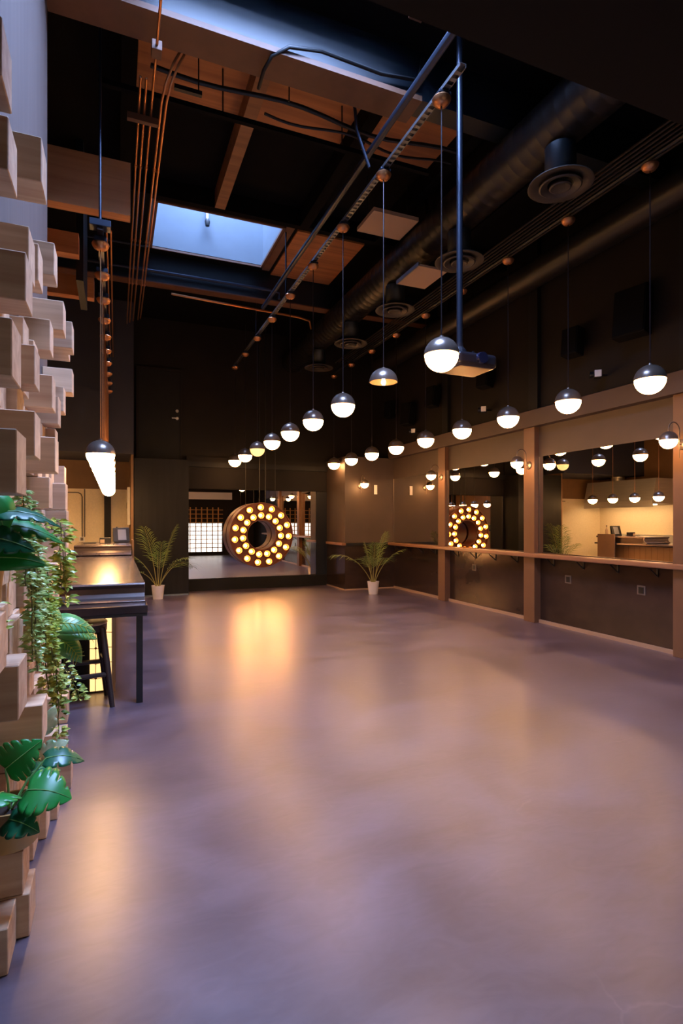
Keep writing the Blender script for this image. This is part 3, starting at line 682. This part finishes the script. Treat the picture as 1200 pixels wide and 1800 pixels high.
for k in range(1, 40):
    y = .24 + .165 * k
    if y < 5.85: g2.box((-.0035, y - .004, .03), (-.001, y + .004, .97))
g2.build('panel_joint', 'kitchen_brown', bar, fix=False)
rs = thing('raised_counter', 'raised metal service counter at the far end of the bar', 'counter', (0, 9.75, 1.04))
rs_p = [(y - 0, z - 1.04) for y, z in nosing(.03, 1.22, .16)] + [(.0, .0), (.06, .0), (.06, .14), (1.5, .14), (1.5, .18)]
MB().prism(rs_p, 'x', -.62, .24).build('counter_top', 'bar_metal', rs, bevel=.003)
bx((-.55, .08, 0), (.18, 1.45, .139)).build('body', 'dark_bronze', rs)
bx((BX0, -.3, .800), (BX1 + .01, .015, .868)).build('end_ledge', 'dark_bronze', bar, bevel=.006)
bx((BX0, -.294, .775), (BX1 + .006, -.26, .7995)).build('apron', 'frame_black', bar)
bx((.168, -.24, 0), (.222, -.185, .7995)).build('post', 'frame_black', bar, bevel=.004)
# stool
st = thing('bar_stool', 'dark metal bar stool with a tan wooden seat under the table end', 'stool', (-.235, 5.30, 0), rz=radians(8))
MB().lathe([(0, .700), (.15, .700), (.165, .705), (.17, .716), (.165, .727), (.15, .732), (0, .728)], 28).build('seat', 'seat_wood', st, smooth=True)
MB().lathe([(.10, .645), (.164, .645), (.166, .699), (.10, .699)], 28, closed=True).build('seat_frame', 'stool_metal', st, smooth=True)
for a in (1, -1):
    for b in (1, -1):
        p0 = Vector((.112 * a, .112 * b, .68)); p1 = Vector((.185 * a, .185 * b, .0))
        MB().tube([p0, p0.lerp(p1, .5), p1], [.030, .028, .022], 8).build('leg', 'stool_metal', st, smooth=True)
def rail(a, b, z):
    f = (.68 - z) / .68; q = .112 + .073 * f
    return [(q * a[0], q * a[1], z), (q * b[0], q * b[1], z)]
for a, b, z in (((1, -1), (-1, -1), .28), ((1, 1), (-1, 1), .33), ((1, -1), (1, 1), .40), ((-1, -1), (-1, 1), .40)):
    MB().tube(rail(a, b, z), .021, 8).build('footrest', 'stool_metal', st, smooth=True)

# things on the far counter
pt = thing('payment_terminal', 'black payment terminal with a grey screen on the raised counter', 'terminal', (.10, 10.7, 1.22), rz=radians(10))
bx((-.12, -.05, 0), (.12, .10, .02)).build('base', 'plastic_black', pt, bevel=.006)
m_ = MB(); m_.prism([(-.02, .02), (.06, .02), (.10, .26), (.06, .27)], 'x', -.14, .14); m_.build('housing', 'plastic_black', pt, bevel=.006)
m_ = MB(); m_.prism([(-.021, .05), (-.018, .05), (.052, .24), (.049, .24)], 'x', -.06, .08); m_.build('screen', 'grey_metal', pt)
bxx = thing('napkin_box', 'small black box beside the payment terminal', 'box', (-.17, 10.5, 1.22))
bx((-.09, -.06, 0), (.09, .06, .10)).build('body', 'plastic_black', bxx, bevel=.005); bx((-.08, -.066, .01), (-.01, -.0605, .07)).build('label_card', 'seat_wood', bxx)
bl = thing('bar_mat', 'flat dark mat on the raised counter behind the bar', 'mat', (-.42, 10.6, 1.2205)); bx((-.1, -.1, 0), (.1, .2, .012)).build('pad', 'plastic_black', bl, bevel=.003)
gl = thing('bottle', 'small bottle on the raised counter near the terminal', 'bottle', (.02, 11.1, 1.22)); MB().lathe([(0, 0), (.035, 0), (.037, .02), (.037, .15), (.015, .2), (.014, .25), (0, .25)], 14).build('body', 'seat_wood', gl, smooth=True); MB().lathe([(0, .25), (.016, .25), (.016, .28), (0, .28)], 10).build('cap', 'plastic_black', gl)
jar = thing('tap', 'small dark tap at the left of the bar counter', 'tap', (-.60, 8.4, 1.04)); MB().tube([(0, 0, 0), (0, 0, .12), (.02, 0, .15), (.07, 0, .15)], .02, 10).build('spout', 'plastic_black', jar, smooth=True); MB().lathe([(0, .15), (.035, .15), (.035, .18), (0, .18)], 12).build('knob', 'steel', jar)
sg = thing('notice_board', 'narrow pale notice on the far wall beside the bar', 'notice', (.24, 13.4, 1.95)); sg.rotation_euler = (0, 0, radians(0))
bx((.0, -.25, -.42), (.058, .25, .42)).build('board', 'white_plastic', sg); bx((-.006, -.22, -.05), (-.001, .22, .08)).build('band', 'kitchen_brown', sg)
# kitchen beyond the bar
struct('trim_40', bx((XK, YK - .02, .0), (.30, YK, 2.36)), 'frp', label='pale textured wall panel in the kitchen')
struct('trim_41', bx((XK, 8.0, 0), (XK + .02, YK - .02, 2.1)), 'frp', label='pale kitchen side wall panel')
struct('trim_42', bx((-.24, 13.55, 0), (-.10, YK - .02, 2.3)), 'black_paint', label='dark vertical post in the kitchen')
pipe('conduit', [(-1.3, 13.94, 2.27), (-.80, 13.94, 2.27), (-.74, 13.94, 2.24), (-.71, 13.94, 2.17), (-.71, 13.94, 1.25)], .013, 'outlet', 'bent conduit on the pale kitchen wall', 'conduit', 'kitchen wall conduits')
pipe('conduit', [(-.66, 13.94, 2.35), (-.66, 13.94, 1.25)], .013, 'outlet', 'straight conduit beside the bent one on the kitchen wall', 'conduit', 'kitchen wall conduits')
outlet((-.92, 13.98, 1.2), 'outlet on the pale kitchen wall, left one', 'y'); outlet((-.72, 13.98, 1.2), 'outlet on the pale kitchen wall under the conduit', 'y')
dc = thing('wall_decal', 'small brown diamond shaped plate above the kitchen outlets', 'plate', (-.92, 13.98, 1.42)); MB().prism([(0, -.07), (.08, 0), (0, .07), (-.08, 0)], 'y', -.012, 0).build('plate', 'kitchen_brown', dc)
hd = thing('range_hood', 'stainless steel kitchen hood seen in the mirror', 'hood', (XK + .03, 12.5, 2.12))
MB().prism([(0, 0), (1.0, 0), (1.0, .1), (.85, .75), (.0, .75)], 'y', -1.3, 1.2).build('canopy', 'steel', hd); MB().lathe([(0, .75), (.2, .75), (.2, .98), (0, .98)], 20, (.4, .4, 0)).build('flue', 'steel', hd, smooth=True)
rg2 = thing('cooking_range', 'steel cooking range under the kitchen hood', 'range', (XK + .03, 12.2, 0))
bx((0, -1.0, .08), (.8, 1.0, .92)).build('body', 'steel', rg2, bevel=.01); bx((0, -1.0, .921), (.06, 1.0, 1.2)).build('backsplash', 'steel', rg2); bx((.801, -.9, .5), (.83, .9, .54)).build('handle', 'chrome_dark', rg2)
bx((.05, -.9, 0), (.75, .9, .079)).build('plinth', 'frame_black', rg2)
sh = thing('wall_shelf', 'dark kitchen shelf carrying canisters', 'shelf', (XK + .02, 9.6, 1.72))
bx((0, -1.2, 0), (.3, 1.2, .03)).build('board', 'frame_black', sh)
for y in (-.9, .9): bx((0, y - .015, -.2), (.25, y + .015, -.001)).build('bracket', 'frame_black', sh)
for i in range(7):
    j = thing('canister', 'tan canister on the kitchen shelf, %s from the near end' % ORD[i], 'canister', (XK + .18, 8.75 + .22 * i, 1.75), group='canisters on the kitchen shelf')
    MB().lathe([(0, 0), (.065, 0), (.068, .02), (.068, .18), (0, .18)], 16).build('body', 'seat_wood', j, smooth=True); MB().lathe([(0, .18), (.07, .18), (.07, .205), (0, .205)], 16).build('lid', 'frame_black', j, smooth=True)
fr_ = thing('cabinet', 'small red cabinet on the kitchen wall seen in the mirror', 'cabinet', (XK + .02, 8.55, 1.32)); bx((0, -.1, -.2), (.14, .1, .2)).build('body', 'red_paint', fr_, bevel=.006); bx((.141, -.085, -.18), (.155, .085, .18)).build('door', 'red_paint', fr_)
pc = thing('prep_counter', 'long wooden fronted prep counter behind the bar', 'counter', (-1.9, 8.9, 0))
bx((-.98, -2.6, .06), (-.35, 2.2, .90)).build('body', 'kitchen_brown', pc); bx((-.99, -2.65, .901), (-.3, 2.22, .94)).build('top', 'steel', pc, bevel=.004); bx((-.95, -2.55, 0), (-.4, 2.15, .059)).build('plinth', 'frame_black', pc)
pw = thing('privacy_screen', 'brown wooden screen panel at the far end of the bar seen in the mirror', 'screen', (.27, 10.6, 0))
bx((0, 0, 0), (.035, .55, 1.27)).build('panel', 'kitchen_brown', pw, bevel=.01)

# ------------------------------------------------------------------ plants
def palm(loc, label, H, seed, nf=9):
    rn = random.Random(seed); p = thing('potted_palm', label, 'plant', loc)
    MB().lathe([(0, 0), (.095, 0), (.10, .01), (.128, .27), (.132, .28), (.12, .28), (.112, .24), (0, .24)], 26).build('pot', 'pot_white', p, smooth=True)
    MB().lathe([(0, .25), (.111, .241)], 20).build('soil', 'soil', p)
    for i in range(nf):
        az = 2 * pi * i / nf + rn.uniform(-.3, .3); lean = rn.uniform(.25, .8) if i % 3 else rn.uniform(.02, .15)
        L = H * rn.uniform(.72, 1.0) - .25; n = 14; pts = []; ang = radians(86) - lean * .7; pos = Vector((.03 * cos(az), .03 * sin(az), .24))
        for k in range(n + 1):
            pts.append(pos.copy()); d = Vector((cos(ang) * cos(az), cos(ang) * sin(az), sin(ang))); pos = pos + d * (L / n); ang -= lean * (.06 + .16 * (k / n) ** 1.5) * 1.6
        fr = MB().tube(pts, [.008 * (1 - .8 * k / n) + .001 for k in range(n + 1)], 5).build('stem', 'palm_stem', p, smooth=True)
        lf = MB()
        side = Vector((-sin(az), cos(az), 0))
        for k in range(16):
            tt = .42 + .58 * k / 15; q = tt * n; a = int(min(q, n - 1)); base = pts[a].lerp(pts[a + 1], q - a); dirv = (pts[a + 1] - pts[a]).normalized()
            ll = L * .34 * (sin(pi * (.18 + .74 * k / 15)) ** .7) * rn.uniform(.85, 1.1)
            for sg_ in (1, -1):
                d = (dirv * .75 + side * sg_ * .8 + Vector((0, 0, rn.uniform(-.12, .12)))).normalized(); up = d.cross(dirv).normalized(); wv = d.cross(up).normalized() * .0075
                tip = base + d * ll + Vector((0, 0, -.28 * ll)); mid = base + d * ll * .5 + Vector((0, 0, -.03 * ll))
                lf.add([base + wv * .3, mid + wv, tip, mid - wv, base - wv * .3], [(0, 1, 3, 4), (1, 2, 3)])
        lf.build('frond', 'palm_leaf', fr, fix=False)
    return p
palm((.81, 11.95, 0), 'potted palm in a white pot before the tall black panel', 1.66, 5, 8)
palm((5.26, 10.95, 0), 'potted palm in a white pot in the right corner under the sconce', 1.52, 12, 8)

def leaf_mesh(mb, base, d, up, L, W, split=0, droop=.22, n=12, curl=.10):
    """a leaf lying along d; split>0 cuts that many slots into each side"""
    d = Vector(d).normalized(); up = Vector(up); s = d.cross(up).normalized(); up = s.cross(d).normalized()
    def mid(t): return Vector(base) + d * L * t + up * (-droop * L * t * t + .10 * L * sin(pi * t))
    def wid(t):
        return W * (math.sin(pi * min(1, (t * .92 + .08)) ** .72)) ** .85 * (1.0 if t < .99 else 0)
    def edge(t, sg, f): return mid(t - .10 * (1 - t) * f) + s * sg * wid(t) * f + up * (-curl * wid(t) * f * f)
    for sg in (1, -1):
        if not split:
            for k in range(n):
                t0, t1 = k / n, (k + 1) / n
                for f0, f1 in ((0, .5), (.5, 1)):
                    mb.add([edge(t0, sg, f0) if f0 else mid(t0), edge(t0, sg, f1), edge(t1, sg, f1), edge(t1, sg, f0) if f0 else mid(t1)], [(0, 1, 2, 3)])
        else:
            m = split
            for k in range(m * 3):
                t0, t1 = k / (m * 3), (k + 1) / (m * 3)
                mb.add([mid(t0), edge(t0, sg, .45), edge(t1, sg, .45), mid(t1)], [(0, 1, 2, 3)])
            for j in range(m):
                a, b = j / m, (j + 1) / m; g = .16 / m if j else 0
                for q in range(3):
                    t0, t1 = a + (b - a) * q / 3, a + (b - a) * (q + 1) / 3
                    u0, u1 = a + g + (b - a - 1.4 * g) * q / 3, a + g + (b - a - 1.4 * g) * (q + 1) / 3
                    mb.add([edge(t0, sg, .45), edge((t0 + u0) / 2, sg, .75), edge((t1 + u1) / 2, sg, .75), edge(t1, sg, .45)], [(0, 1, 2, 3)])
                    e0, e1 = edge(u0, sg, 1 - .10 * abs(q / 3 - .5) * 2), edge(u1, sg, 1 - .10 * abs((q + 1) / 3 - .5) * 2)
                    mb.add([edge((t0 + u0) / 2, sg, .75), e0, e1, edge((t1 + u1) / 2, sg, .75)], [(0, 1, 2, 3)])
    return mid
def veins(mb, mid, base, d, up, L, W, n=5, side=False):
    d = Vector(d).normalized(); s = d.cross(Vector(up)).normalized(); u = s.cross(d).normalized()
    for t in [(.12 + .72 * k / n) for k in range(n)] if side else ():
        for sg in (1, -1):
            w = W * .8 * sin(pi * min(.98, t * .85 + .12)) ** .8
            mb.tube([mid(t) + u * .001, mid(min(1, t + .10)) + s * sg * w * .5 + u * (.001 - .10 * w * .25), mid(min(1, t + .17)) + s * sg * w * .92 + u * (.0005 - .10 * w * .85)], [.0022, .0018, .0008], 4)
    mb.tube([mid(t) + u * .0015 for t in (0, .2, .4, .6, .8, .97)], [.0022, .002, .0017, .0014, .001, .0005], 4)

# big monstera in the tan pot, standing on a low block
mp = thing('potted_monstera', 'big leaved monstera in a tan pot on the low blocks', 'plant', (-.385, 2.50, .337))
MB().lathe([(0, 0), (.095, 0), (.10, .006), (.108, .15), (.110, .155), (.10, .155), (.094, .13), (0, .13)], 30).build('pot', 'pot_tan', mp, smooth=True)
MB().lathe([(0, .14), (.093, .131)], 20).build('soil', 'soil', mp)
mon = [((.075, -.12, .245), (.95, -.25, -.15), (-.25, -.5, .85), .16, .105, 'monstera', 5), ((.0, -.10, .33), (.55, -.15, .45), (.1, -.9, .35), .15, .085, 'monstera', 6),
       ((.02, -.16, .165), (.75, -.35, -.25), (-.1, -.6, .8), .12, .065, 'monstera_dark', 4), ((.12, .05, .29), (1, .1, -.12), (-.1, -.45, .9), .15, .06, 'monstera_dark', 3),
       ((.0, -.14, .26), (-.15, -.75, .1), (.1, -.4, .85), .14, .08, 'monstera', 5), ((.06, .10, .22), (.8, .6, -.1), (-.1, -.4, .9), .14, .07, 'monstera_dark', 4)]
for b, d, up, L, W, m_, sp_ in mon:
    sm = MB(); sm.tube([(b[0] * .1, b[1] * .1, .135), (b[0] * .45, b[1] * .45, b[2] * .75), b], [.005, .0045, .0035], 6); stem = sm.build('stem', 'monstera_vein', mp, smooth=True)
    lm = MB(); mid = leaf_mesh(lm, b, d, up, L, W, sp_); lo = lm.build('leaf', m_, stem, smooth=True, solid=.0015)
    vm = MB(); veins(vm, mid, b, d, up, L, W); vm.build('midrib', 'monstera_vein', stem, fix=False)

# second monstera, upper left
m2 = thing('monstera_plant', 'dark green monstera leaning out of the blocks at the left edge', 'plant', (-.40, 1.95, 1.34))
MB().lathe([(0, 0), (.07, 0), (.085, .12), (.08, .125), (.074, .10), (0, .10)], 22).build('pot', 'pot_tan', m2, smooth=True)
for b, d, up, L, W, m_, sp_ in [((.05, -.03, .33), (.35, .1, -.85), (.4, -.8, .3), .12, .06, 'monstera', 0), ((.04, -.02, .285), (.95, .2, -.10), (-.1, -.45, .9), .21, .055, 'monstera_dark', 5),
                                ((.04, .0, .245), (.95, .25, -.16), (-.1, -.55, .85), .22, .06, 'monstera', 5), ((.03, -.05, .215), (.9, .0, -.22), (-.2, -.75, .6), .15, .055, 'monstera_dark', 4),
                                ((.05, -.03, .15), (.95, .1, -.10), (-.2, -.75, .6), .16, .045, 'monstera', 0)]:
    sm = MB(); sm.tube([(0, 0, .10), (b[0] * .5, b[1] * .5, b[2] * .8), b], [.005, .0045, .0035], 6); stem = sm.build('stem', 'monstera_vein', m2, smooth=True)
    lm = MB(); mid = leaf_mesh(lm, b, d, up, L, W, sp_, droop=.12); lm.build('leaf', m_, stem, smooth=True, solid=.0015)
    vm = MB(); veins(vm, mid, b, d, up, L, W); vm.build('midrib', 'monstera_vein', stem, fix=False)

def small_leaf(mb, b, d, L, W, rn):
    d = Vector(d).normalized(); up = Vector((rn.uniform(-.5, .5), rn.uniform(-.9, -.1), rn.uniform(.3, 1))); s = d.cross(up).normalized(); u = s.cross(d)
    b = Vector(b); dr = u * (-.18 * L)
    mb.add([b, b + d * L * .35 + s * W * .5 + u * .08 * L, b + d * L * .75 + s * W * .36, b + d * L + dr, b + d * L * .75 - s * W * .36, b + d * L * .35 - s * W * .5 + u * .08 * L, b + d * L * .4 + u * .02 * L], [(0, 1, 6), (1, 2, 6), (2, 3, 6), (3, 4, 6), (4, 5, 6), (5, 0, 6)])
def vine(loc, label, strands, leafm, L, W, seed, dens=70, spread=.03, name='trailing_vine', upleaf=False):
    rn = random.Random(seed); v = thing(name, label, 'plant', loc)
    st_ = MB(); lf = MB()
    for (x0, y0, z0, x1, y1, z1) in strands:
        pts = [Vector((-.15, y0, z0 - .01)), Vector((x0 - .03, y0, z0 + .012))]; n = 14
        for k in range(n - 1):
            t = k / (n - 2); pts.append(Vector((x0 + (x1 - x0) * t ** .7 + rn.uniform(-.004, .004), y0 + (y1 - y0) * t, z0 + (z1 - z0) * t + .03 * sin(pi * min(1, t * 4)) * (t < .25))))
        st_.tube(pts, .0025, 5)
        cnt = int(dens * abs(z1 - z0) / .4)
        for q in range(cnt):
            t = rn.random() * n; a = int(min(t, n - 1)); b = pts[a].lerp(pts[a + 1], t - a)
            ang = rn.uniform(0, 2 * pi); d = Vector((cos(ang), .8 * sin(ang), rn.uniform(-.25, .35) + (.2 if upleaf else 0)))
            small_leaf(lf, b + Vector((cos(ang), sin(ang), 0)) * rn.uniform(0, spread), d, L * rn.uniform(.7, 1.15), W * rn.uniform(.8, 1.1), rn)
    st_.build('stem', 'vine_stem', v, smooth=True, fix=False); lf.build('foliage', leafm, v, fix=False)
    return v
vine((-.30, 2.42, 1.675), 'long pale green trailing vine hanging down the block wall', [(-.03, 0, .04, -.02, -.02, -.32), (-.02, .05, .0, .0, .02, -.62), (-.01, .08, -.05, .01, .05, -.60), (-.01, .10, -.1, .005, .1, -.68), (.0, .13, -.15, .015, .12, -.5)], 'vine_pale', .040, .016, 3, 120, .010)
vine((-.285, 2.75, 1.30), 'yellow green lower strands of vine hanging over the block wall', [(-.03, 0, .12, .0, 0, -.25), (-.01, .05, .1, .02, .03, -.30), (.0, .08, .05, .02, .06, -.33), (-.02, -.04, .1, .0, -.05, -.22)], 'vine_leaf', .042, .016, 8, 130, .012)
vine((-.265, 3.35, 1.52), 'shorter broad leaved vine hanging beside the bar counter', [(-.02, 0, .08, .01, 0, -.30), (.0, .04, .03, .015, .0, -.38), (-.02, .03, -.02, -.01, .02, -.3)], 'vine_leaf', .065, .028, 21, 62, .012)
vine((-.31, 3.12, 1.02), 'bushy variegated plant spilling down the blocks near the stool', [(-.05, 0, .05, .0, 0, -.30), (-.02, .05, .05, .03, .03, -.34), (.0, .03, .04, .04, .02, -.36), (-.05, .08, .03, -.01, .1, -.33), (.02, -.02, .0, .05, -.02, -.55), (.03, .06, -.12, .14, .03, -.34)], 'bush_leaf', .040, .022, 33, 105, .022, name='bushy_plant')
vine((-.34, 2.0, 1.36), 'short sprig of vine at the left edge below the monstera leaves', [(-.02, 0, .0, .01, .01, -.10)], 'vine_leaf', .035, .013, 5, 60, .01)

po = thing('pothos_plant', 'pothos with broad striped leaves reaching toward the bar stool', 'plant', (-.37, 2.98, 1.10))
MB().lathe([(0, -.06), (.05, -.06), (.06, .0), (.055, .004), (.05, -.02), (0, -.02)], 18, (-.06, .1, 0)).build('pot', 'pot_tan', po, smooth=True)
for b, d, up, L, W in (((.04, -.05, .10), (.65, -.2, -.6), (.5, -.7, .6), .15, .055), ((.09, -.04, .02), (1, .0, -.22), (.0, -.7, .7), .20, .060), ((.13, .0, -.03), (1, .1, -.25), (.0, -.6, .8), .17, .055), ((.13, -.02, -.07), (.62, .0, -.75), (.5, -.85, .3), .15, .055), ((.0, .0, .06), (.3, -.3, -.5), (.2, -.8, .5), .10, .05)):
    sm = MB().tube([(-.06, .1, -.02), (b[0] * .3 - .03, b[1] * .3 + .05, .05 + b[2] * .4), b], [.004, .0035, .003], 6).build('stem', 'vine_stem', po, smooth=True)
    lm = MB(); mid = leaf_mesh(lm, b, d, up, L, W, 0, droop=.15, n=10); lm.build('leaf', 'pothos', sm, smooth=True, solid=.0012)
    vm = MB(); veins(vm, mid, b, d, up, L, W, 6, True); vm.build('leaf_veins', 'vine_leaf', sm, fix=False)
cp = thing('caladium_plant', 'small variegated plant with cream veined leaves low among the blocks', 'plant', (-.36, 3.03, .455))
MB().lathe([(0, -.12), (.045, -.12), (.055, -.03), (.05, -.03), (.045, -.05), (0, -.05)], 18).build('pot', 'pot_tan', cp, smooth=True)
for b, d, up, L, W in (((.02, -.02, .12), (.45, .1, .75), (.5, -.8, -.1), .14, .06), ((.03, -.05, .02), (.85, .0, .45), (-.1, -.8, .5), .13, .055), ((.03, -.03, -.01), (.6, -.2, -.3), (.2, -.8, .4), .08, .04)):
    sm = MB().tube([(0, 0, -.05), (b[0] * .5, b[1] * .5, b[2] * .3), b], [.004, .0035, .003], 6).build('stem', 'monstera_vein', cp, smooth=True)
    lm = MB(); leaf_mesh(lm, b, d, up, L, W, 3, droop=.1); lm.build('leaf', 'variegated', sm, smooth=True, solid=.0012)

# added kitchen fill: glowing bar under the hood, kept from view by a lip
emis('kitchen_fill', (1.0, 0.72, 0.40), 14.0)
bx((.55, -1.1, -.03), (.80, 1.0, -.001)).build('fill_bar', 'kitchen_fill', hd)
bx((.98, -1.3, -.09), (1.0, 1.2, -.001)).build('lip', 'steel', hd)  # lip added to hide the fill bar
